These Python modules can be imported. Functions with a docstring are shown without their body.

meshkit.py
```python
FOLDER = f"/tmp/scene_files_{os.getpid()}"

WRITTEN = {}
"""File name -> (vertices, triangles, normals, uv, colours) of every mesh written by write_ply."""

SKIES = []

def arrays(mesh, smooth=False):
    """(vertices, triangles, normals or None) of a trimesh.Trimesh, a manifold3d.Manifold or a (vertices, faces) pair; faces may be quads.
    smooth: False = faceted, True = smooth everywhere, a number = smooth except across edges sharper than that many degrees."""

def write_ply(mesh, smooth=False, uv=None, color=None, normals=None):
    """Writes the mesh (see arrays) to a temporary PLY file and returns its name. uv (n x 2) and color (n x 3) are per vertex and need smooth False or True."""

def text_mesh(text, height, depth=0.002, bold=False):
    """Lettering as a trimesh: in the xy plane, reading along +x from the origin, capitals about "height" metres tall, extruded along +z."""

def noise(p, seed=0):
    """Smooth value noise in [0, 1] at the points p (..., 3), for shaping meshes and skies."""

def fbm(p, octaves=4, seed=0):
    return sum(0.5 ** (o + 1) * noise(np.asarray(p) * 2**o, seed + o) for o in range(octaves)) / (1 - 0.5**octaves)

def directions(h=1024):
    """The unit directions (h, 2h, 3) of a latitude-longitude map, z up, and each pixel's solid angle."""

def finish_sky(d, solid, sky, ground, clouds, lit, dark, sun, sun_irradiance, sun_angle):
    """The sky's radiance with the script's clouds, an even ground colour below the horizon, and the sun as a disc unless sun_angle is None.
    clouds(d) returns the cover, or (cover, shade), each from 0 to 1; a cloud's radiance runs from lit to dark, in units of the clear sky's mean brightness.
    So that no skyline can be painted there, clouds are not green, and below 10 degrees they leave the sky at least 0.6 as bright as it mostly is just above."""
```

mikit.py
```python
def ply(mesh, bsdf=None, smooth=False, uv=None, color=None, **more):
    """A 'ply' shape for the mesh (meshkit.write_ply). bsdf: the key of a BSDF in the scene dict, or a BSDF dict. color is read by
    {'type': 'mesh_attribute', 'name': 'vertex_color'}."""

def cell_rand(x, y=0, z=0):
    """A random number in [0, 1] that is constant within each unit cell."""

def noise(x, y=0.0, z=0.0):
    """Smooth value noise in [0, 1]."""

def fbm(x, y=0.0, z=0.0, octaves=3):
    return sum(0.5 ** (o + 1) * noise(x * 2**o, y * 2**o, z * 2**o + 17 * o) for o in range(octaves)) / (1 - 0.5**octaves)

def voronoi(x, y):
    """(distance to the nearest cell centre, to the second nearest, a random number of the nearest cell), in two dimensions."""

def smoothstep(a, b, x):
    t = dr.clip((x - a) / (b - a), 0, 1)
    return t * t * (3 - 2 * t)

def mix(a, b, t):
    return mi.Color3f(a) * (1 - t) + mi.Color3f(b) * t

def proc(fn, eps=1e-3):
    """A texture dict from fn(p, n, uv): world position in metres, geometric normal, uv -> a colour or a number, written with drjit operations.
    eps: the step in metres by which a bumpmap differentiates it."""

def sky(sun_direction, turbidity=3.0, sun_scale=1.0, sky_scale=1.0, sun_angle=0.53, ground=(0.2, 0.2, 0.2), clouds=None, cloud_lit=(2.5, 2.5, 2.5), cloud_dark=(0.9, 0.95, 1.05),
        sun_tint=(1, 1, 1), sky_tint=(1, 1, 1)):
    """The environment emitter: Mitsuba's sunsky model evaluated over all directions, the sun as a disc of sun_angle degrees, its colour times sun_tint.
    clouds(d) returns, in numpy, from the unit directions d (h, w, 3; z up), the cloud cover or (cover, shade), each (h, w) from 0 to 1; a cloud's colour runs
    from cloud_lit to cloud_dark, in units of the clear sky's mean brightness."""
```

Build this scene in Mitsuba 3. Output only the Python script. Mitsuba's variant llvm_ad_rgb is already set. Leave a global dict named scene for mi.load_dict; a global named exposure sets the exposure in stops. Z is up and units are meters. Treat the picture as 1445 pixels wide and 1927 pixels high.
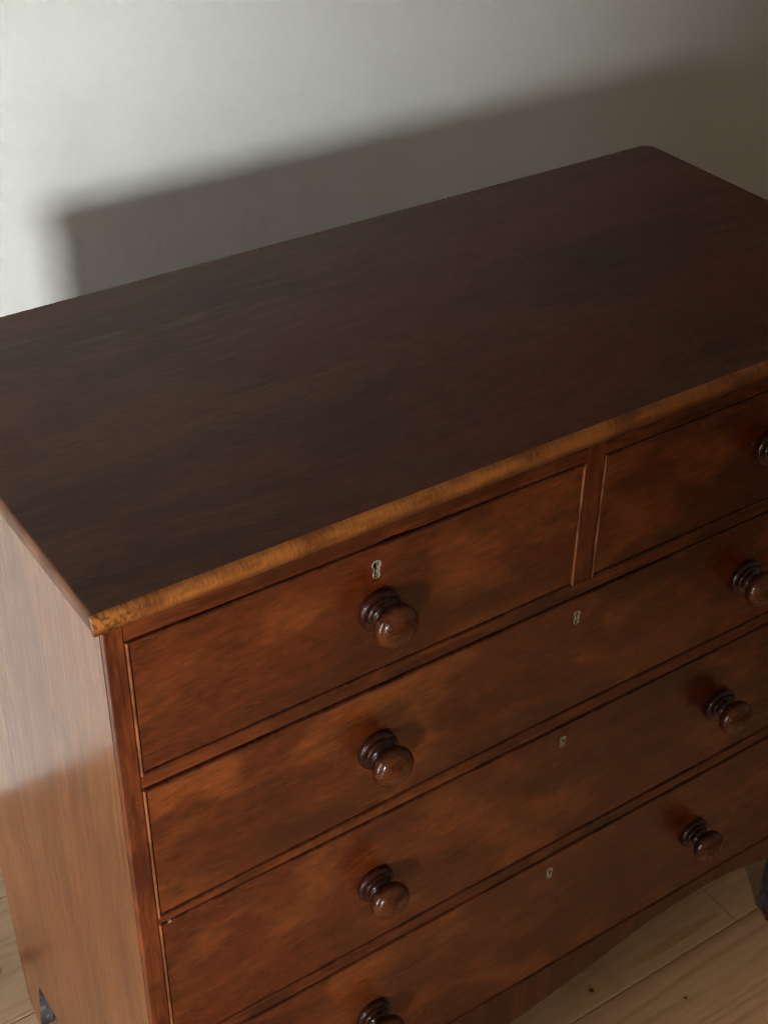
import math, numpy as np, trimesh, mitsuba as mi, drjit as dr, mikit, meshkit
from mikit import proc, noise, fbm, smoothstep, mix, ply, cell_rand
import manifold3d as m3
from shapely.geometry import Polygon, Point
from shapely.ops import unary_union
from shapely import affinity

rng = np.random.default_rng(7)
scene, labels = {}, {}
exposure = 0.0

# ------------------------------------------------------------------ camera
H = 1.151                                   # height of the chest
CAM = np.array([-0.3301, -0.9034, H + 0.7805])
yaw, pitch, roll = math.radians(-34.3345), math.radians(-35.7356), math.radians(0.8862)
FOCAL = 2726.15
fwd = np.array([-math.sin(yaw) * math.cos(pitch), math.cos(yaw) * math.cos(pitch), math.sin(pitch)])
rt = np.array([math.cos(yaw), math.sin(yaw), 0.0])
up = np.cross(rt, fwd)
up = -rt * math.sin(roll) + up * math.cos(roll)
scene['camera'] = dict(type='thinlens', fov=math.degrees(2 * math.atan(722.5 / FOCAL)), fov_axis='x', aperture_radius=0.0012, focus_distance=1.32,
                       to_world=mi.ScalarTransform4f().look_at(origin=CAM.tolist(), target=(CAM + fwd).tolist(), up=up.tolist()), near_clip=0.05, far_clip=50.0)

# ------------------------------------------------------------------ light: a tall narrow window some metres to the left, past the end of an added wall that blocks its light, and the dim light of the rest of the room
SKY_PANE, LOW_PANE = 385.0, 36.0
SIDE_PANE = 26.0                             # the second window, in the left wall
scene['room_light'] = dict(type='constant', radiance=dict(type='rgb', value=[0.156, 0.126, 0.090]))
WDIR = np.array([0.618, 0.786, 0.0]); WDIR /= np.linalg.norm(WDIR)
WPOS = np.array([-0.0086, 0.543, 0.0]) - 5.0 * WDIR
WTOP = (H + 0.45, H + 0.98)                 # upper pane with the sky in it, from and to
WLOW = (H - 0.95, H + 0.41)                 # lower pane, dim
WHALF = 0.25
BLOCK_EDGE = np.array([-0.0086, 0.543, 0.0]) - 3.0 * WDIR + 0.205 * np.array([0.79, -0.61, 0.0])  # edge of the added wall that cuts off the window light

# an added spot without a fixture, unseen behind the camera, that lights the floor in front of the chest; its glow shows as a reflection in the polished drawers
scene['added_floor_spot'] = dict(type='spot', intensity=dict(type='rgb', value=[28.0, 24.0, 17.5]), cutoff_angle=14.5, beam_width=8.5,
                                 to_world=mi.ScalarTransform4f().look_at(origin=[-0.3, -2.1, 3.0], target=[0.75, -0.85, 0.0], up=[0, 1, 0]))

# ------------------------------------------------------------------ helpers
V = lambda *a: np.array(a, float)


def merge(*ms):
    return trimesh.util.concatenate([m for m in ms])


def obj(key, mesh, bsdf, smooth=30, **more):
    base, k = key, 0
    while key in scene:
        k += 1
        key = f'{base}_{k:03d}'
    scene[key] = ply(mesh, bsdf, smooth=smooth, **more)
    return key


def hull(points):
    return trimesh.convex.convex_hull(np.asarray(points, float))


def quad_slab(q, y0, y1, b=0.0008):
    """A slab whose front outline in x and z is the convex polygon q, from y0 (front, edges eased by b) to y1."""
    q = np.asarray(q, float)
    c = q.mean(0)
    inner = q - np.sign(q - c) * b
    pts = [(x, y0, z) for x, z in inner] + [(x, y0 + b, z) for x, z in q] + [(x, y1, z) for x, z in q]
    return hull(pts)


def box(x0, x1, y0, y1, z0, z1, b=0.001):
    p = []
    for x, sx in ((x0, 1), (x1, -1)):
        for y, sy in ((y0, 1), (y1, -1)):
            for z, sz in ((z0, 1), (z1, -1)):
                p += [(x + sx * b, y + sy * b, z), (x + sx * b, y, z + sz * b), (x, y + sy * b, z + sz * b)]
    return hull(p)


def to_trimesh(man):
    m = man.to_mesh()
    return trimesh.Trimesh(m.vert_properties[:, :3], m.tri_verts, process=False)


def extrude_xz(poly, y0, y1):
    """A shapely polygon in (x, z), extruded from y0 to y1."""
    rings = [np.asarray(poly.exterior.coords)[:-1]] + [np.asarray(r.coords)[:-1] for r in poly.interiors]
    cs = m3.CrossSection([r.tolist() for r in rings], m3.FillRule.EvenOdd)
    m = to_trimesh(m3.Manifold.extrude(cs, y1 - y0))
    v = np.array(m.vertices)
    w = np.stack([v[:, 0], y1 - v[:, 2], v[:, 1]], 1)
    return trimesh.Trimesh(w, m.faces, process=False)


def loft(rings, caps=True):
    """Closed rings of equal length joined into one surface, the ends closed by fans."""
    n, k = len(rings[0]), len(rings)
    v = np.vstack(rings)
    f = []
    for i in range(k - 1):
        for j in range(n):
            a, b = i * n + j, i * n + (j + 1) % n
            f += [(a, b, b + n), (a, b + n, a + n)]
    if caps:
        v = np.vstack([v, rings[0].mean(0), rings[-1].mean(0)])
        for j in range(n):
            f.append((k * n, (j + 1) % n, j))
            f.append((k * n + 1, (k - 1) * n + j, (k - 1) * n + (j + 1) % n))
    m = trimesh.Trimesh(v, f, process=False)
    if m.volume < 0:
        m.invert()
    return m


def lathe(profile, cx, cz, n=64):
    """A turned piece: profile of (radius, distance in front of the plane y = 0), axis along -y."""
    rings = []
    for r, d in profile:
        t = np.linspace(0, 2 * math.pi, n, endpoint=False)
        rings.append(np.stack([cx + r * np.cos(t), np.full(n, -d), cz + r * np.sin(t)], 1))
    return loft(rings)


def spline(points, per=6):
    """Catmull-Rom through 2-D points."""
    p = np.asarray(points, float)
    p = np.vstack([2 * p[0] - p[1], p, 2 * p[-1] - p[-2]])
    out = []
    for i in range(1, len(p) - 2):
        for t in np.linspace(0, 1, per, endpoint=False):
            a, b, c, d = p[i - 1:i + 3]
            out.append(0.5 * (2 * b + (c - a) * t + (2 * a - 5 * b + 4 * c - d) * t * t + (3 * b - a - 3 * c + d) * t ** 3))
    out.append(p[-2])
    return np.array(out)


# ------------------------------------------------------------------ materials
def tw(b):
    return {'type': 'twosided', 'bsdf': b}


def polished(color, alpha, bump=None, scale=1.0, eps=4e-4, ior=1.5):
    b = {'type': 'roughplastic', 'distribution': 'ggx', 'alpha': alpha, 'int_ior': ior, 'nonlinear': True, 'diffuse_reflectance': proc(color)}
    if bump is not None:
        b = {'type': 'bumpmap', 'arbitrary': proc(bump, eps=eps), 'scale': scale, 'bsdf': b}
    return tw(b)


KNOBS_Z = [H - 0.1193, H - 0.3095, H - 0.522, H - 0.767]
KX = (0.2810, 0.8190)


def streaks(u, v, w, fine=420.0, long=9.0):
    """Wood grain running along u: broader bands, dashes and fine lines across v, w a slow warp."""
    a = fbm(u * long * 0.6, v * 52 + w * 2.0, 3.1, 3)
    b = noise(u * long * 5, v * fine + w * 6.0, 7.7) * 0.6 + noise(u * long * 3, v * fine * 0.45 + w * 4.0, 5.2) * 0.4
    c = noise(u * long * 13, v * fine * 2.0, 1.3)
    return a, b, c


def front_color(p, n, uv):
    x, z = p.x, p.z
    row = dr.select(z > H - 0.21, 0.0, dr.select(z > H - 0.407, 1.0, dr.select(z > H - 0.637, 2.0, 3.0)))
    row = row + dr.select((row < 0.5) & (x > 0.55), 6.0, 0.0)
    u, v = x + row * 3.7, z + 0.035 * fbm(x * 3 + row * 9, z * 5, 2.0, 2)
    w = fbm(u * 3, v * 5, row * 2.0, 3)
    a, b, c = streaks(u, v, w * 1.5, 380.0, 8.0)
    fig = fbm(u * 8 + 2.0 * w, v * 13, row * 5 + 0.5, 4)
    curl = noise(u * 46 + v * 46 + 5 * w, v * 20, row * 3 + 2.0)
    glow = smoothstep(0.47, 0.70, fig) * (0.70 + 0.55 * curl)
    mott = fbm(u * 70, v * 150, row + 1.0, 3)
    t = dr.clip(0.34 * a + 0.30 * fig + 0.22 * mott + 0.26 * (b - 0.5) + 0.24 * (c - 0.5), 0, 1)
    col = mix((0.140, 0.0260, 0.0076), (0.330, 0.0700, 0.0172), smoothstep(0.10, 0.70, t))
    col = mix(col, (0.54, 0.170, 0.0390), 0.62 * dr.clip(glow, 0, 1) * (0.6 + 0.8 * b))
    dark = smoothstep(0.58, 0.80, fbm(u * 5 + 11, v * 9, row + 8.0, 3))
    col = mix(col, (0.055, 0.0105, 0.0045), 0.30 * dark)
    pore = smoothstep(0.80, 0.93, noise(u * 100, v * 1400, 4.4)) * smoothstep(0.35, 0.6, noise(u * 14, v * 60, 9.0))
    col = mix(col, (0.035, 0.009, 0.004), 0.30 * pore)
    f1 = noise(u * 70 + 3 * w, v * 420 - u * 60, 2.2)
    f2 = noise(u * 150, v * 300 + u * 45, 6.6)
    col = col * (0.70 + 0.34 * f1 + 0.26 * f2)
    fleck = smoothstep(0.70, 0.84, noise(u * 105 + 9, v * 560, 3.9)) * smoothstep(0.30, 0.55, noise(u * 20, v * 40, 4.0))
    col = mix(col, (0.050, 0.0110, 0.0045), 0.24 * fleck)
    light = smoothstep(0.74, 0.88, noise(u * 90 + 31, v * 380 + u * 80, 8.3)) * smoothstep(0.42, 0.7, fbm(u * 9, v * 18, 5.5, 2))
    col = mix(col, (0.46, 0.150, 0.0380), 0.45 * light)
    # old rub marks in an arc beside the left-hand knobs, and fine scratches
    mark = mi.Float(0)
    for k, kz in enumerate(KNOBS_Z[1:]):
        dx, dz = x - KX[0], z - kz
        r = dr.sqrt(dx * dx + dz * dz)
        rr = 0.047 + 0.012 * noise(x * 40, z * 60, 3.0 + k)
        mark += dr.exp(-dr.square((r - rr) / 0.0011)) * smoothstep(0.012, 0.034, -dx) * smoothstep(0.42, 0.7, noise(x * 90, z * 120, 5.0 + k)) * smoothstep(-0.03, 0.0, dz)
    sx, sz = x * 0.92 + z * 0.39, z * 0.92 - x * 0.39
    line = smoothstep(0.90, 0.97, noise(sx * 45, sz * 900, 6.2)) * smoothstep(0.66, 0.82, fbm(x * 11, z * 14, 2.7, 2))
    nick = smoothstep(0.86, 0.93, noise(x * 300, z * 300, 8.8)) * smoothstep(0.62, 0.76, noise(x * 24, z * 24, 1.9))
    return mix(col, (0.42, 0.17, 0.055), dr.clip(0.5 * mark + 0.35 * line + 0.4 * nick, 0, 0.8))


def front_bump(p, n, uv):
    return 0.00010 * fbm(p.x * 40, p.z * 80, 1.0, 2) + 0.000010 * noise(p.x * 200, p.z * 1200, 2.0)


def frame_color(p, n, uv):
    # rails (grain along x) and stiles (grain along z): redder and a little dirtier than the drawers
    stile = (p.x < 0.0192) | (p.x > 1.0808) | ((dr.abs(p.x - 0.55) < 0.0125) & (p.z > H - 0.2))
    u, v = dr.select(stile, p.z, p.x), dr.select(stile, p.x, p.z)
    w = fbm(u * 4, v * 8, 2.0, 2)
    a, b, c = streaks(u + 5.0, v, w, 420.0, 6.0)
    ripple = smoothstep(0.45, 0.7, noise(u * 150 + 8 * w, v * 24, 3.0)) * smoothstep(0.12, 0.2, p.x) * (1 - smoothstep(0.36, 0.48, p.x)) * dr.select((p.z < H - 0.39) & (p.z > H - 0.42), 1.0, 0.0)
    t = dr.clip(0.4 * a + 0.34 * (b - 0.5) + 0.2 * (c - 0.5) + 0.5 * fbm(u * 16, v * 60, 1.0, 3), 0, 1)
    col = mix((0.165, 0.0330, 0.0098), (0.340, 0.0840, 0.0220), smoothstep(0.25, 0.62, t))
    col = mix(col, (0.42, 0.125, 0.034), 0.35 * ripple)
    col = col * (0.74 + 0.34 * noise(u * 48, v * 520, 2.2) + 0.18 * noise(u * 100, v * 260, 5.2))
    grime = smoothstep(0.55, 0.78, fbm(p.x * 16, p.z * 16, 4.0, 3))
    col = mix(col, (0.050, 0.0125, 0.006), 0.45 * grime)
    nick = smoothstep(0.84, 0.93, noise(p.x * 260, p.z * 260, 8.1)) * smoothstep(0.55, 0.75, noise(p.x * 20, p.z * 20, 1.4))
    return mix(col, (0.42, 0.18, 0.075), 0.5 * nick)


def apron_color(p, n, uv):
    # crossbanded: narrow upright strips of veneer
    w = fbm(p.x * 5, p.z * 5, 1.0, 2)
    s = p.x * 46 + 0.8 * w
    strip = cell_rand(s, 3.0)
    b = noise(p.x * 600, p.z * 16, 2.0)
    t = dr.clip(0.30 * strip + 0.5 * fbm(p.x * 34, p.z * 5, 5.0, 3) + 0.2 * b, 0, 1)
    return mix((0.105, 0.0250, 0.0090), (0.25, 0.066, 0.019), smoothstep(0.15, 0.9, t))


def bead_color(p, n, uv):
    t = fbm(p.x * 30 + 3, p.z * 30, 1.0, 3) + 0.3 * (noise(p.x * 300, p.z * 300) - 0.5)
    col = mix((0.110, 0.0240, 0.0080), (0.240, 0.062, 0.0180), smoothstep(0.3, 0.68, t))
    chip = dr.exp(-dr.square((p.x - 0.029) / 0.006) - dr.square((p.z - (H - 0.4195)) / 0.004)) * smoothstep(0.3, 0.6, noise(p.x * 500, p.z * 300, 2.0))
    return mix(col, (0.55, 0.42, 0.27), dr.clip(1.3 * chip, 0, 1))


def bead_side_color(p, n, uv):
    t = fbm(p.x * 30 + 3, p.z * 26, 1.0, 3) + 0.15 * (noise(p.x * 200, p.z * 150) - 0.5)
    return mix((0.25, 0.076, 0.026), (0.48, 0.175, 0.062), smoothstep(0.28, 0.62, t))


def top_color(p, n, uv):
    x, y = p.x, p.y
    w = fbm(x * 2.2, y * 5, 3.0, 3)
    v = y + 0.05 * w + 0.015 * dr.sin(x * 5)
    a, b, c = streaks(x + 2.0, v, w, 300.0, 6.0)
    t = dr.clip(0.30 * a + 0.20 * (b - 0.5) + 0.18 * (c - 0.5) + 0.52 * fbm(x * 5, v * 16, 8.0, 3), 0, 1)
    col = mix((0.098, 0.0335, 0.0145), (0.158, 0.0560, 0.0245), smoothstep(0.20, 0.62, t))
    red = smoothstep(0.46, 0.68, fbm(x * 4 + 3, v * 9, 6.0, 3))
    col = mix(col, (0.170, 0.0400, 0.0165), 0.60 * red)
    pale = smoothstep(0.60, 0.9, noise(x * 10, v * 230, 4.0)) * smoothstep(0.5, 0.72, fbm(x * 3, y * 7, 9.0, 2))
    col = mix(col, (0.20, 0.095, 0.048), 0.45 * pale)
    col = col * (0.76 + 0.24 * noise(x * 50, v * 330, 2.2) + 0.24 * noise(x * 110, v * 420, 5.2))
    fleck = smoothstep(0.72, 0.86, noise(x * 80 + 5, v * 480, 7.9)) * smoothstep(0.35, 0.6, noise(x * 12, v * 30, 2.0))
    col = mix(col, (0.040, 0.015, 0.008), 0.25 * fleck)
    sx, sy = x * 0.94 - y * 0.34, y * 0.94 + x * 0.34
    scr = smoothstep(0.93, 0.98, noise(sx * 16, sy * 700, 3.3)) * smoothstep(0.60, 0.74, fbm(x * 6, y * 8, 1.7, 2))
    col = mix(col, (0.24, 0.125, 0.07), 0.35 * scr)
    rim = smoothstep(H - 0.0004, H - 0.0016, p.z)  # paler rim: the reflection of the wall, put into the colour
    return mix(col, mix((0.12, 0.045, 0.020), (0.25, 0.10, 0.045), noise(x * 30, y * 60, 3.0)), rim)


def top_bump(p, n, uv):
    return 0.00012 * fbm(p.x * 18, p.y * 50, 1.0, 2) + 0.00001 * noise(p.x * 120, p.y * 900, 2.0)


def edge_color(p, n, uv):
    # worn golden crossbanding round the front of the top, grain across it
    w = fbm(p.x * 14, p.z * 30, 2.0, 3)
    b = noise(p.x * 640 + 6 * w, p.z * 130, 2.0)
    c = noise(p.x * 1500, p.z * 260, 5.0)
    t = dr.clip(0.70 * fbm(p.x * 24, p.z * 90, 4.0, 4) + 0.14 * b + 0.16 * c, 0, 1)
    col = mix((0.33, 0.098, 0.0210), (0.70, 0.285, 0.0600), smoothstep(0.2, 0.72, t))
    ends = dr.exp(-dr.square(p.x / 0.045)) + 0.55 * smoothstep(0.56, 0.74, fbm(p.x * 12 + 4, 0.5, 1.0, 2))
    spot = smoothstep(0.42, 0.72, fbm(p.x * 340, p.z * 340, 3.0, 4)) * dr.clip(ends, 0.10, 1)
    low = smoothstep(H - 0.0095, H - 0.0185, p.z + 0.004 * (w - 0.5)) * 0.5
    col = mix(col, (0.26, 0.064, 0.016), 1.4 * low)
    return mix(col, (0.060, 0.018, 0.007), 0.62 * dr.clip(spot, 0, 1))


def side_color(p, n, uv):
    y, z = p.y, p.z
    w = fbm(y * 5, z * 2.0, 1.0, 3)
    v = y + 0.03 * w + 0.05 * (z - 0.6) * (z - 0.6)
    a, b, c = streaks(z + 1.0, v, w, 260.0, 3.0)
    t = dr.clip(0.30 * a + 0.34 * (b - 0.5) + 0.20 * (c - 0.5) + 0.52 * fbm(z * 3, v * 22, 5.0, 3) + 0.10 * fbm(z * 40, y * 120, 4.0, 2), 0, 1)
    col = mix((0.255, 0.0850, 0.0285), (0.350, 0.130, 0.0440), smoothstep(0.22, 0.72, t))
    amber = smoothstep(0.5, 0.72, fbm(y * 9, z * 2.4, 7.0, 3))
    col = mix(col, (0.44, 0.180, 0.0600), 0.45 * amber)
    pale = smoothstep(0.70, 0.92, noise(z * 7, v * 190, 3.0))
    col = mix(col, (0.46, 0.22, 0.088), 0.30 * pale)
    pore = smoothstep(0.78, 0.95, noise(z * 90, v * 1100, 4.0))
    col = mix(col, (0.07, 0.025, 0.012), 0.25 * pore)
    col = col * (0.76 + 0.30 * noise(z * 26, v * 420, 2.2) + 0.18 * noise(z * 75, v * 560, 5.2))
    line = dr.exp(-dr.square((z - 0.152 - 0.01 * (y - 0.3)) / 0.0009)) * smoothstep(0.36, 0.42, y)
    return mix(col, (0.08, 0.03, 0.015), 0.5 * line)


def side_bump(p, n, uv):
    return 0.00010 * fbm(p.y * 160, p.z * 90, 1.0, 3) + 0.000012 * noise(p.y * 900, p.z * 90, 2.0)


def knob_color(p, n, uv):
    w = fbm(p.x * 60, p.z * 60, p.y * 60, 2)
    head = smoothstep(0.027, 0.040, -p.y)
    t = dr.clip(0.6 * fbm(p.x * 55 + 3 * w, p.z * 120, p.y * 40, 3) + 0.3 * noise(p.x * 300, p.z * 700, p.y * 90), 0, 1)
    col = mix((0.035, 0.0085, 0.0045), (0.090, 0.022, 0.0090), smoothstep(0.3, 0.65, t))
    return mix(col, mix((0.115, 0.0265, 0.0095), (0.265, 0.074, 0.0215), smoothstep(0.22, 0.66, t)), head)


def knob_bump(p, n, uv):
    return 0.00003 * fbm(p.x * 90, p.z * 90, p.y * 90, 2)


def wall_color(p, n, uv):
    t = fbm(p.x * 3, p.z * 3, 1.0, 3)
    return mix((0.585, 0.575, 0.545), (0.625, 0.618, 0.590), t) * (0.985 + 0.03 * noise(p.x * 160, p.z * 160))


def wall_bump(p, n, uv):
    return 0.0006 * fbm(p.x * 90, p.z * 90, 1.0, 3) + 0.002 * fbm(p.x * 9, p.z * 9, 4.0, 2)


BW = 0.235                                     # floor board width, seams at y = 0.041 + k * BW
KNOTS = [(-0.041, 0.612, 0.026, 0.018), (0.742, 0.069, 0.0042, 0.004), (0.856, -0.022, 0.0036, 0.0026), (1.10, 0.18, 0.007, 0.006), (0.35, 0.15, 0.009, 0.007), (-0.22, 0.40, 0.010, 0.012), (-0.40, 0.72, 0.010, 0.012),
         (1.0, -0.11, 0.006, 0.005), (1.45, -0.28, 0.010, 0.009)]


def floor_color(p, n, uv):
    x, y = p.x, p.y
    k = dr.floor((y - 0.041) / BW)
    jx = x + 7.3 * k
    push = mi.Float(0)
    core = mi.Float(0)
    halo = mi.Float(0)
    for kx, ky, rx, ry in KNOTS:
        d2 = dr.square((x - kx) / (rx * 3.2)) + dr.square((y - ky) / (ry * 2.2))
        push += dr.exp(-d2) * ry * 1.6 * dr.select(y > ky, -1.0, 1.0)
        r2 = dr.sqrt(dr.square((x - kx) / rx) + dr.square((y - ky) / ry)) + 0.5 * (noise(x * 200, y * 200) - 0.5)
        core += 1 - smoothstep(0.55, 1.1, r2)
        halo += dr.exp(-0.35 * r2 * r2)
    v = y + push + 0.018 * fbm(jx * 1.6, y * 5, k, 2)
    ring = v * 38 + 4.5 * fbm(jx * 1.1, v * 11, k + 3.0, 3)
    f = ring - dr.floor(ring)
    late = smoothstep(0.45, 0.93, f) * (1 - smoothstep(0.93, 1.0, f))
    tone = cell_rand(k, 5.0)
    col = mix((0.62, 0.415, 0.260), (0.68, 0.470, 0.300), tone)
    col = mix(col, (0.40, 0.21, 0.095), 0.50 * late * smoothstep(0.25, 0.8, noise(jx * 3, v * 26, 2.0)))
    col = mix(col, (0.42, 0.25, 0.13), 0.35 * noise(jx * 30, v * 500, 1.0))
    col = mix(col, (0.30, 0.16, 0.075), 0.5 * dr.clip(halo, 0, 1))
    wear = smoothstep(0.55, 0.8, fbm(x * 9, y * 9, 6.0, 3))
    col = mix(col, (0.42, 0.275, 0.16), 0.35 * wear)
    return mix(col, (0.050, 0.028, 0.020), 0.88 * dr.clip(core, 0, 1))


def dark_wood(p, n, uv):
    t = fbm(p.x * 30, p.z * 50, p.y * 30, 3)
    return mix((0.028, 0.024, 0.026), (0.075, 0.064, 0.064), smoothstep(0.3, 0.7, t)) + mi.Color3f(0.06, 0.056, 0.056) * smoothstep(0.70, 0.84, noise(p.x * 110, p.z * 110, p.y * 110))


def brass_color(p, n, uv):
    t = fbm(p.x * 400, p.z * 400, p.y * 300, 2)
    return mix((0.32, 0.26, 0.15), (0.62, 0.54, 0.37), smoothstep(0.3, 0.65, t))


scene['drawer_wood'] = polished(front_color, 0.07, front_bump, ior=1.6)
scene['frame_wood'] = polished(frame_color, 0.10, front_bump)
scene['apron_wood'] = polished(apron_color, 0.10, front_bump)
scene['bead_wood'] = polished(bead_color, 0.16)
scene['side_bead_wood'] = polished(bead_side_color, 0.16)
scene['top_wood'] = polished(top_color, 0.15, top_bump, ior=1.30)
scene['edge_wood'] = polished(edge_color, 0.18)
scene['side_wood'] = polished(side_color, 0.035, side_bump, ior=1.58)
scene['knob_wood'] = polished(knob_color, 0.035, knob_bump)
scene['raw_wood'] = tw({'type': 'diffuse', 'reflectance': proc(dark_wood)})
scene['brass'] = tw({'type': 'principled', 'base_color': proc(brass_color), 'metallic': 0.35, 'roughness': 0.40, 'specular': 0.5})
scene['wall_paint'] = tw({'type': 'bumpmap', 'arbitrary': proc(wall_bump, eps=1e-3), 'scale': 1.0, 'bsdf': {'type': 'diffuse', 'reflectance': proc(wall_color)}})
scene['pine'] = polished(floor_color, 0.28, lambda p, n, uv: 0.00015 * fbm(p.x * 20, p.y * 220, 1.0, 3))
scene['white_paint'] = tw({'type': 'roughplastic', 'alpha': 0.2, 'diffuse_reflectance': {'type': 'rgb', 'value': [0.7, 0.69, 0.66]}})

# ------------------------------------------------------------------ the setting: wall, floor of pine boards, the window
WALL_Y = 0.97
obj('back_wall', box(-4.4, 4.2, WALL_Y, WALL_Y + 0.12, -0.02, 2.6), 'wall_paint', smooth=False)
labels['back_wall'] = dict(label='plain off white plaster wall behind the chest of drawers', kind='structure')

seam0 = 0.041
FX0, FX1 = -4.4, 4.2
rows = range(-18, 4)
joints = {0: [1.030], 1: [-1.1, 2.0], -1: [2.3], 2: [0.62], 3: [-0.9, 2.5]}
for k in rows:
    cuts = joints.get(k, [float(rng.uniform(-2.2, -0.4)), float(rng.uniform(1.5, 3.6))])
    xs = [FX0] + cuts + [FX1]
    y0, y1 = seam0 + k * BW, seam0 + (k + 1) * BW
    if y0 >= WALL_Y:
        continue
    for a, b in zip(xs[:-1], xs[1:]):
        g = 0.0007
        dz = float(rng.uniform(-0.0004, 0.0004))
        obj('floor__board', box(a + g, b - g, y0 + g, min(y1, WALL_Y) - g, -0.022, dz, 0.0014), 'pine', smooth=False)
labels['floor'] = dict(label='pale knotty pine board floor under the chest of drawers', kind='structure')
obj('subfloor', box(FX0, FX1, seam0 + rows[0] * BW, WALL_Y, -0.08, -0.024), 'raw_wood', smooth=False)
labels['subfloor'] = dict(label='dark base under the pine floor boards', kind='structure')

WT = V(-WDIR[1], WDIR[0], 0)                # along the window


def wbox(s0, s1, d0, d1, z0, z1, b=0.002):
    m = box(s0, s1, d0, d1, z0, z1, b)
    v = np.array(m.vertices)
    w = WPOS + v[:, :1] * WT + v[:, 1:2] * WDIR + v[:, 2:] * V(0, 0, 1)
    m = trimesh.Trimesh(w, m.faces, process=False)
    if m.volume < 0:
        m.invert()
    return m


e = WHALF
wall = merge(wbox(-0.9, -e - 0.03, -0.10, 0.0, 0, 2.6), wbox(e + 0.03, 0.9, -0.10, 0.0, 0, 2.6),
             wbox(-e - 0.03, e + 0.03, -0.10, 0.0, 0, WLOW[0] - 0.03), wbox(-e - 0.03, e + 0.03, -0.10, 0.0, WTOP[1] + 0.03, 2.6))
obj('window_wall', wall, 'wall_paint', smooth=False)
labels['window_wall'] = dict(label='narrow plaster wall holding the window left of the chest', kind='structure')
o = (BLOCK_EDGE - WPOS)
os_, od = float(o @ WT), float(o @ WDIR)
part = merge(wbox(-4.5 + os_, os_, od - 0.10, od, 0, 2.6), wbox(os_, os_ + 0.83, od - 0.10, od, 1.83, 2.6))    # unseen, added to block window light on the right and high up
obj('added_shade_wall', part, 'wall_paint', smooth=False)
labels['added_shade_wall'] = dict(label='added plaster wall with an opening that blocks part of the window light', kind='structure')
labels['window'] = dict(label='narrow window to the left of the chest of drawers', category='window')
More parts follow.
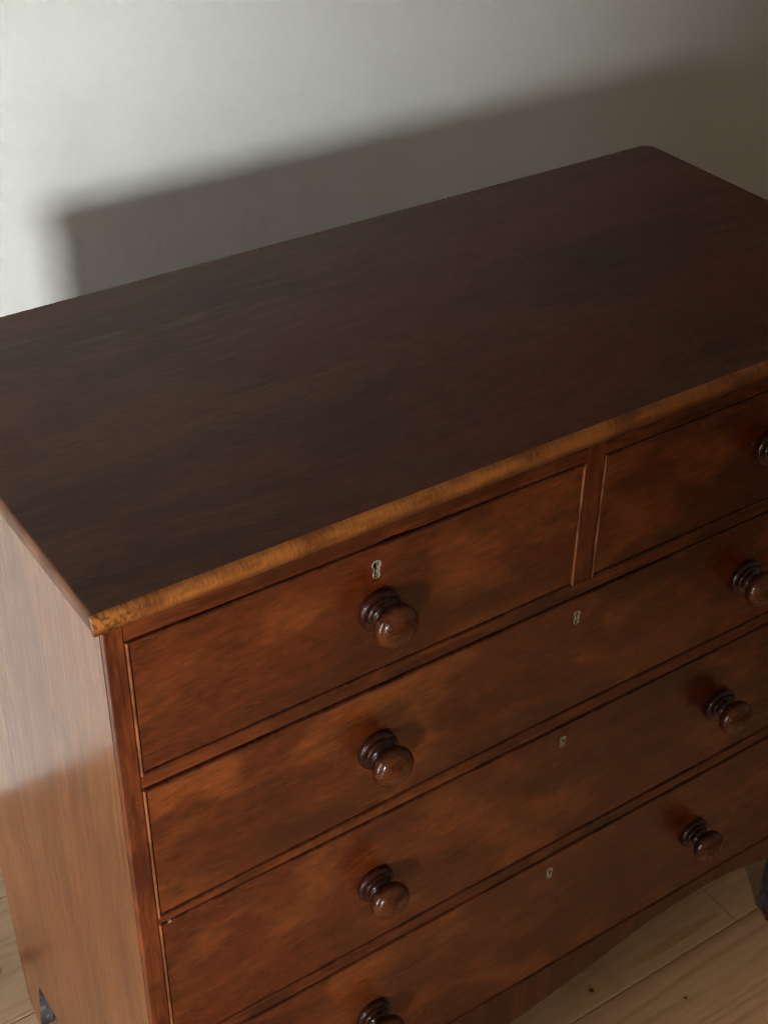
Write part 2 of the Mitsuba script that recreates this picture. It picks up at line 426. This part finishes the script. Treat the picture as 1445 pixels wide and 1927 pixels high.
fr = merge(wbox(-e - 0.03, -e, -0.07, -0.02, WLOW[0] - 0.03, WTOP[1] + 0.03), wbox(e, e + 0.03, -0.07, -0.02, WLOW[0] - 0.03, WTOP[1] + 0.03),
           wbox(-e, e, -0.07, -0.02, WLOW[0] - 0.03, WLOW[0]), wbox(-e, e, -0.07, -0.02, WTOP[1], WTOP[1] + 0.03), wbox(-e, e, -0.07, -0.02, WLOW[1], WTOP[0]))
obj('window__frame', fr, 'white_paint', smooth=False)

LX, SY0, SY1, SZ0, SZ1 = -2.30, -0.28, -0.11, 0.20, 2.10
lw = merge(box(LX - 0.12, LX, -1.42, SY0 - 0.04, 0, 2.6), box(LX - 0.12, LX, SY1 + 0.04, WALL_Y, 0, 2.6), box(LX - 0.12, LX, SY0 - 0.04, SY1 + 0.04, 0, SZ0 - 0.04), box(LX - 0.12, LX, SY0 - 0.04, SY1 + 0.04, SZ1 + 0.04, 2.6))
obj('left_wall', lw, 'wall_paint', smooth=False)
labels['left_wall'] = dict(label='plaster wall with a window left of the chest', kind='structure')
labels['window_001'] = dict(label='window in the wall beside the left end of the chest', category='window')
sf = merge(box(LX - 0.09, LX - 0.03, SY0 - 0.04, SY0, SZ0 - 0.04, SZ1 + 0.04), box(LX - 0.09, LX - 0.03, SY1, SY1 + 0.04, SZ0 - 0.04, SZ1 + 0.04), box(LX - 0.09, LX - 0.03, SY0, SY1, SZ0 - 0.04, SZ0), box(LX - 0.09, LX - 0.03, SY0, SY1, SZ1, SZ1 + 0.04), box(LX - 0.08, LX - 0.04, SY0, SY1, 1.18, 1.22))
obj('window_001__frame', sf, 'white_paint', smooth=False)
for z0, z1 in ((SZ0, 1.18), (1.22, SZ1)):
    m = trimesh.Trimesh([(LX - 0.06, SY0, z0), (LX - 0.06, SY1, z0), (LX - 0.06, SY1, z1), (LX - 0.06, SY0, z1)], [(0, 1, 2), (0, 2, 3)], process=False)
    key = obj('window_001__pane', m, {'type': 'diffuse', 'reflectance': {'type': 'rgb', 'value': [0.05, 0.05, 0.05]}}, smooth=False)
    scene[key]['emitter'] = {'type': 'area', 'radiance': {'type': 'rgb', 'value': [SIDE_PANE * 0.96, SIDE_PANE, SIDE_PANE * 1.02]}}


def pane(z0, z1, rad):
    q = [WPOS + s * WT - 0.045 * WDIR + V(0, 0, z) for s, z in ((-e, z0), (e, z0), (e, z1), (-e, z1))]
    m = trimesh.Trimesh(q, [(0, 1, 2), (0, 2, 3)], process=False)
    if m.face_normals[0] @ WDIR < 0:
        m.invert()
    key = obj('window__pane', m, {'type': 'diffuse', 'reflectance': {'type': 'rgb', 'value': [0.05, 0.05, 0.05]}}, smooth=False)
    scene[key]['emitter'] = {'type': 'area', 'radiance': {'type': 'rgb', 'value': rad}}


pane(WTOP[0], WTOP[1], [SKY_PANE * 0.935, SKY_PANE * 1.0, SKY_PANE * 0.985])
pane(WLOW[0], WLOW[1], [LOW_PANE * 1.0, LOW_PANE * 1.0, LOW_PANE * 0.94])

# ------------------------------------------------------------------ the chest of drawers
C = 'chest_of_drawers'
labels[C] = dict(label='antique mahogany chest of five drawers with round wooden knobs on the pine floor', category='chest of drawers')
W, DP = 1.10, 0.522                         # width, depth of the sides
S = 0.0187                                  # stile width
ZB = 0.0


def flare(m, s=1):
    """The sides stand out by a few millimetres towards the floor."""
    v = np.array(m.vertices)
    amount = 0.0042 * np.clip(H - 0.08 - v[:, 2], 0, 0.5)
    v[:, 0] -= s * amount * np.clip(1 - s * (v[:, 0] - (0 if s > 0 else W)) / 0.019, 0, 1)
    return trimesh.Trimesh(v, m.faces, process=False)


# the top: a slab with eased edges and rounded back corners, and a golden strip along its front
T, OV = 0.0222, 0.0086
X0, X1, Y0, Y1 = -OV, W + OV, 0.0022, 0.5434


def outline(inset, z, seg=10):
    pts = []
    for cx, cy, r, a0 in ((X1, Y0, 0.0012, -90), (X1, Y1, 0.020, 0), (X0, Y1, 0.020, 90), (X0, Y0, 0.0012, 180)):
        sx, sy = (1 if cx == X1 else -1), (1 if cy == Y1 else -1)
        ins_y = inset if cy == Y1 else 0.0
        rr = max(r - inset, 0.0006)
        ox, oy = cx - sx * (inset + rr), cy - sy * (ins_y + rr)
        for t in np.linspace(a0, a0 + 90, seg):
            pts.append((ox + rr * math.cos(math.radians(t)), oy + rr * math.sin(math.radians(t)), z))
    return np.array(pts)


prof = [(0.0045, 0.0), (0.0030, -0.0006), (0.0014, -0.0022), (0.0004, -0.0045), (0.0, -0.0075), (0.0, -0.0150), (0.0006, -0.0180), (0.0016, -0.0205), (0.0032, -T)]
obj(f'{C}__top', loft([outline(i, H + z) for i, z in prof]), 'top_wood', smooth=35)
strip = [(0.0021, 0.0), (0.0000, -0.0003), (-0.0024, -0.0016), (-0.0042, -0.0040), (-0.0053, -0.0075), (-0.0057, -0.0115), (-0.0052, -0.0160), (-0.0040, -0.0195), (-0.0020, -0.0216), (0.0021, -T)]
xs = np.unique(np.concatenate([[X0 + 0.0001, X0 + 0.0009, X1 - 0.0009, X1 - 0.0001], np.linspace(X0 + 0.004, X1 - 0.004, 260)]))
rings = []
for i, x in enumerate(xs):
    endk = min(1.0, min(x - X0, X1 - x) / 0.004)
    sc = 1 - 0.12 * (1 - endk) ** 2
    wob = 0.0005 * (meshkit.fbm(np.array([[x * 40, 1.0, 2.0]]))[0] if hasattr(meshkit, 'fbm') else 0)
    ring = []
    for (y, z) in strip:
        yy = 0.0021 + (y - 0.0021) * sc
        zz = -T / 2 + (z + T / 2) * (1 - 0.05 * (1 - endk) ** 2)
        ring.append((x, yy + (wob if y < 0.0021 else 0), H + zz))
    rings.append(np.array(ring))
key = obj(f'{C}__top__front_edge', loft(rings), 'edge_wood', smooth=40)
labels[key] = dict(label='worn golden brown front edge of the top')


# the sides, with feet left by a cut below
def side_mesh(x0, x1, s):
    o = [(0.0085, H - T - 0.0003), (DP, H - T - 0.0003), (DP - 0.001, 0.040), (DP - 0.006, 0.024), (0.490, 0.0), (0.480, 0.0), (0.449, 0.1325), (0.438, 0.1395), (0.060, 0.1395), (0.050, 0.126), (0.048, 0.0), (0.0085, 0.0)]
    cs = m3.CrossSection([o if Polygon(o).exterior.is_ccw else o[::-1]], m3.FillRule.EvenOdd)
    m = to_trimesh(m3.Manifold.extrude(cs, x1 - x0).refine_to_length(0.12))
    v = np.array(m.vertices)
    m = trimesh.Trimesh(np.stack([x0 + v[:, 2], v[:, 0], v[:, 1]], 1), m.faces, process=False)
    m = flare(m, s)
    if m.volume < 0:
        m.invert()
    return m


obj(f'{C}__side_panel', side_mesh(0.0, 0.0175, 1), 'side_wood', smooth=False)
obj(f'{C}__side_panel', side_mesh(W - 0.0175, W, -1), 'side_wood', smooth=False)
obj(f'{C}__foot_block', box(0.0182, 0.070, 0.490, 0.508, 0.0, 0.20), 'raw_wood', smooth=False)
obj(f'{C}__foot_block', box(W - 0.070, W - 0.0182, 0.490, 0.508, 0.0, 0.20), 'raw_wood', smooth=False)
obj(f'{C}__foot_block', box(W - 0.0200, W - 0.0178, 0.0190, 0.0465, 0.0, 0.19, 0.0006), 'raw_wood', smooth=False)
obj(f'{C}__foot_block', box(0.0178, 0.0200, 0.0190, 0.0465, 0.0, 0.19, 0.0006), 'raw_wood', smooth=False)
for xa, xb in ((-0.0018, 0.0180), (W - 0.0180, W + 0.0018)):
    plate = hull([(x, y, z) for x in (xa + 0.0004, xb) for y, z in ((0.4486, 0.1320), (0.4796, 0.0005), (0.4788, 0.0005), (0.4478, 0.1320))])
    obj(f'{C}__foot_face', plate, 'raw_wood', smooth=False)
obj(f'{C}__back_panel', box(0.018, W - 0.018, 0.510, 0.518, 0.15, H - T - 0.001), 'raw_wood', smooth=False)
obj(f'{C}__bottom_board', box(0.018, W - 0.018, 0.0185, 0.509, 0.232, 0.244), 'raw_wood', smooth=False)

# stiles (with a few chips along the outer arris), rails, divider
def chipped(m, chips):
    man = m3.Manifold(m3.Mesh(np.asarray(m.vertices, np.float32), np.asarray(m.faces, np.uint32)))
    for (x, y, z, r, sz) in chips:
        man = man - m3.Manifold.sphere(r, 20).scale((1, 1, sz)).translate((x, y, z))
    return to_trimesh(man)


lst = quad_slab([(0.0005, 0.0), (S, 0.0), (S, H - T - 0.0003), (0.0005, H - T - 0.0003)], 0.0, 0.0083, 0.0009)
lst = chipped(lst, [(0.0000, 0.0, H - 0.153, 0.0015, 2.2), (-0.0004, 0.0, H - 0.330, 0.0022, 2.6), (-0.0002, 0.0004, H - 0.485, 0.0014, 4.0), (0.0, 0.0, H - 0.70, 0.0016, 3.0), (S, 0, H - 0.16, 0.0011, 3.0), (S, 0, H - 0.33, 0.0010, 5.0)])
rst = quad_slab([(W - S, 0.0), (W - 0.0005, 0.0), (W - 0.0005, H - T - 0.0003), (W - S, H - T - 0.0003)], 0.0, 0.0083, 0.0009)


def refined(m, length=0.1):
    man = m3.Manifold(m3.Mesh(np.asarray(m.vertices, np.float32), np.asarray(m.faces, np.uint32)))
    return to_trimesh(man.refine_to_length(length))


obj(f'{C}__stile', flare(refined(lst), 1), 'frame_wood', smooth=False)
obj(f'{C}__stile', flare(refined(rst), -1), 'frame_wood', smooth=False)
XL, XR = S + 0.0002, W - S - 0.0002
BD = 0.0030                                 # cock bead width
# openings: z of the rail above and below, given at the left end, the middle and the right end
ROW = [dict(t=(H - 0.0400, H - 0.0412, H - 0.0412), b=(H - 0.2012, H - 0.2000, H - 0.2000)),
       dict(t=(H - 0.2209, H - 0.2209, H - 0.2209), b=(H - 0.4042, H - 0.3950, H - 0.3962)),
       dict(t=(H - 0.4168, H - 0.4165, H - 0.4178), b=(H - 0.6262, H - 0.6256, H - 0.6270)),
       dict(t=(H - 0.6476, H - 0.6485, H - 0.6475), b=(H - 0.8850, H - 0.8862, H - 0.8905))]
NX = (0.0187, 0.50, 1.08)


def zat(tr, x):
    return float(np.interp(x, NX, tr))


def rail(top, bot, notch=None):
    xs = np.linspace(XL, XR, 13)
    poly = Polygon([(x, zat(bot, x)) for x in xs] + [(x, zat(top, x)) for x in xs[::-1]])
    if notch:
        poly = poly.difference(Polygon(notch))
    return extrude_xz(poly, 0.0004, 0.020)


sub = lambda tr, d: tuple(t - d for t in tr)
nz = H - 0.0412
notch = [(0.262, nz - 0.002), (0.276, nz + 0.0006), (0.287, nz + 0.0022), (0.300, nz + 0.0026), (0.309, nz + 0.0016), (0.314, nz + 0.0020), (0.326, nz + 0.0004), (0.340, nz - 0.002)]
obj(f'{C}__rail', rail((H - T - 0.0003,) * 3, ROW[0]['t'], notch), 'frame_wood', smooth=False)
for k in range(3):
    obj(f'{C}__rail', rail(sub(ROW[k]['b'], BD + 0.0004), ROW[k + 1]['t']), 'frame_wood', smooth=False)
DV0, DV1 = 0.5378, 0.5622
obj(f'{C}__divider', quad_slab([(DV0, H - 0.2031), (DV1, H - 0.2031), (DV1, H - 0.0412), (DV0, H - 0.0412)], 0.0004, 0.02, 0.0006), 'frame_wood', smooth=False)

# the apron: crossbanded, its lower edge a long shallow curve that runs into the two front feet
half = [(0.50, H - 0.9735), (0.55, H - 0.9665), (0.60, H - 0.9585), (0.645, H - 0.9510), (0.695, H - 0.9405), (0.743, H - 0.9290), (0.795, H - 0.9228), (0.846, H - 0.9210), (0.890, H - 0.9215), (0.934, H - 0.9262), (0.965, H - 0.9325), (0.986, H - 0.9385), (1.010, H - 0.9465), (1.036, H - 0.962), (1.054, H - 0.995), (1.064, H - 1.05), (1.069, H - 1.10), (1.072, 0.0)]
cv = spline(half, 5)
left = np.stack([W - cv[::-1, 0], cv[::-1, 1]], 1)
left = np.vstack([left[left[:, 0] < 0.36], [(0.40, H - 0.946), (0.44, H - 0.9610), (0.47, H - 0.9700)]])
low = np.vstack([[(XL, 0.0)], left, cv, [(XR, 0.0)]])
apron_top = [(x, zat(sub(ROW[3]['b'], BD + 0.0004), x)) for x in np.linspace(XR, XL, 9)]
apron_poly = Polygon(list(map(tuple, low)) + apron_top).buffer(0)
am = extrude_xz(apron_poly, 0.0004, 0.0185)
obj(f'{C}__apron', am, 'apron_wood', smooth=30)


# one drawer: front panel with a keyhole cut, four cock beads, brass keyhole lining, knob
def keyhole(cx, cz, h, w):
    a = Point(cx, cz + h * 0.24).buffer(w * 0.50, 16)
    b = Polygon([(cx - w * 0.26, cz + h * 0.2), (cx + w * 0.26, cz + h * 0.2), (cx + w * 0.42, cz - h * 0.36), (cx - w * 0.42, cz - h * 0.36)])
    c = Point(cx, cz - h * 0.36).buffer(w * 0.42, 16)
    return unary_union([a, b, c]).buffer(-0.0006).buffer(0.0012).buffer(-0.0006)


def bead(a, b, jitter, seed):
    """A half-round strip from a to b (points in x and z), standing proud of the front."""
    a, b = np.asarray(a, float), np.asarray(b, float)
    L = np.linalg.norm(b - a)
    d = (b - a) / L
    nn = np.array([-d[1], d[0]])
    r = np.random.default_rng(seed)
    k = max(6, int(L / 0.02))
    off = np.convolve(r.normal(0, 1, k + 4), [0.2, 0.6, 1, 0.6, 0.2], 'valid') * jitter
    rings = []
    t = np.linspace(0, math.pi, 7)
    for i, s in enumerate(np.linspace(0, L, k)):
        c = a + d * s
        ring = [(c + nn * BD / 2)[0:2].tolist() + [0.0060], (c - nn * BD / 2).tolist() + [0.0060]]
        for q in t[::-1]:
            o = c + nn * (math.cos(q) * BD / 2) + nn * off[i] * math.sin(q)
            ring.append([o[0], o[1], -0.0022 * math.sin(q) ** 0.7 * (1 + 8 * off[i] / 1e-3 * 0.1) + 0.0002])
        ring = np.array(ring)
        rings.append(np.stack([ring[:, 0], ring[:, 2], ring[:, 1]], 1))
    return loft(rings)


KPROF = [(0.0, -0.004), (0.0170, -0.004), (0.0190, 0.0), (0.0202, 0.0008), (0.0211, 0.0026), (0.0213, 0.0047), (0.0209, 0.0068), (0.0198, 0.0084), (0.0182, 0.0093), (0.0170, 0.0096), (0.0163, 0.0099), (0.0164, 0.0106), (0.0162, 0.0117), (0.0153, 0.0126),
         (0.0141, 0.0132), (0.0127, 0.0143), (0.0115, 0.0158), (0.0109, 0.0175), (0.0110, 0.0190), (0.0120, 0.0204), (0.0140, 0.0214), (0.0166, 0.0225), (0.0189, 0.0243), (0.0205, 0.0268), (0.0213, 0.0296), (0.0214, 0.0322), (0.0208, 0.0352),
         (0.0194, 0.0382), (0.0171, 0.0410), (0.0140, 0.0432), (0.0102, 0.0448), (0.0056, 0.0457), (0.0001, 0.0460)]


def drawer(k, x0, x1, knobs, key_at, key_h, key_w, gap, seed):
    """k: row. gap: the open joint above the drawer at its left and right end."""
    tr, br = ROW[k]['t'], ROW[k]['b']
    za, zb = zat(tr, x0) - gap[0], zat(tr, x1) - gap[1]
    xs = np.linspace(x0, x1, 9)
    lowz = [zat(br, x) for x in xs]
    g = 0.0005
    xi0, xi1 = x0 + BD + 0.0010 + g, x1 - BD - 0.0010 - g
    xin = np.linspace(xi0, xi1, 9)
    poly = Polygon([(x, zat(br, x) + 0.0010) for x in xin] + [(xi1, zb - BD - 0.0006), (xi0, za - BD - 0.0006)])
    kh = keyhole(key_at[0], key_at[1], key_h, key_w)
    root = f'{C}__drawer'
    panel = extrude_xz(poly.difference(kh), 0.0003, 0.019)
    n = root + ('' if root not in scene else f'_{sum(1 for q in scene if q.startswith(root) and q.count("__") == 1):03d}')
    scene[n] = ply(panel, 'drawer_wood', smooth=False)
    bx0, bx1 = x0 + 0.0006 + BD / 2, x1 - 0.0006 - BD / 2
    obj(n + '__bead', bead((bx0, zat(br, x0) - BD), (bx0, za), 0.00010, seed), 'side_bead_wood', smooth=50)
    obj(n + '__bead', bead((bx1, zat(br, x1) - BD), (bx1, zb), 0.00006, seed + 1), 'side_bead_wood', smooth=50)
    obj(n + '__bead', bead((bx0 + BD / 2, za - BD / 2), (bx1 - BD / 2, zb - BD / 2), 0.00006, seed + 2), 'bead_wood', smooth=50)
    mid = 0.5 * (x0 + x1) if k == 0 else NX[1]
    segs = [(bx0 + BD / 2, zat(br, x0) - BD / 2), (mid, zat(br, mid) - BD / 2), (bx1 - BD / 2, zat(br, x1) - BD / 2)]
    obj(n + '__bead', merge(bead(segs[0], segs[1], 0.00004, seed + 3), bead(segs[1], segs[2], 0.00004, seed + 4)), 'bead_wood', smooth=50)
    # dark box behind the front, set back
    obj(n + '__box', box(x0 + 0.002, x1 - 0.002, 0.0192, 0.47, lowz[0] + 0.001, min(za, zb) - 0.012), 'raw_wood', smooth=False)
    ring = kh.difference(kh.buffer(-0.0010))
    obj(n + '__keyhole_plate', extrude_xz(ring, -0.0003, 0.0060), 'brass', smooth=40)
    for kx in knobs:
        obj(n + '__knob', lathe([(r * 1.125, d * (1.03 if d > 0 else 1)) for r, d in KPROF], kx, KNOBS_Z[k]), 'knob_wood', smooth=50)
    return n


drawer(0, S, DV0, (KX[0],), (0.2795, H - 0.0705), 0.0205, 0.0104, (0.0022, 0.0009), 10)
drawer(0, DV1, W - S, (KX[1],), (0.8205, H - 0.0705), 0.0200, 0.0098, (0.0008, 0.0008), 20)
drawer(1, S, W - S, KX, (0.5490, H - 0.2530), 0.0195, 0.0092, (0.0034, 0.0010), 30)
drawer(2, S, W - S, KX, (0.5500, H - 0.4462), 0.0165, 0.0090, (0.0006, 0.0011), 40)
drawer(3, S, W - S, KX, (0.5540, H - 0.6837), 0.0190, 0.0094, (0.0010, 0.0022), 50)
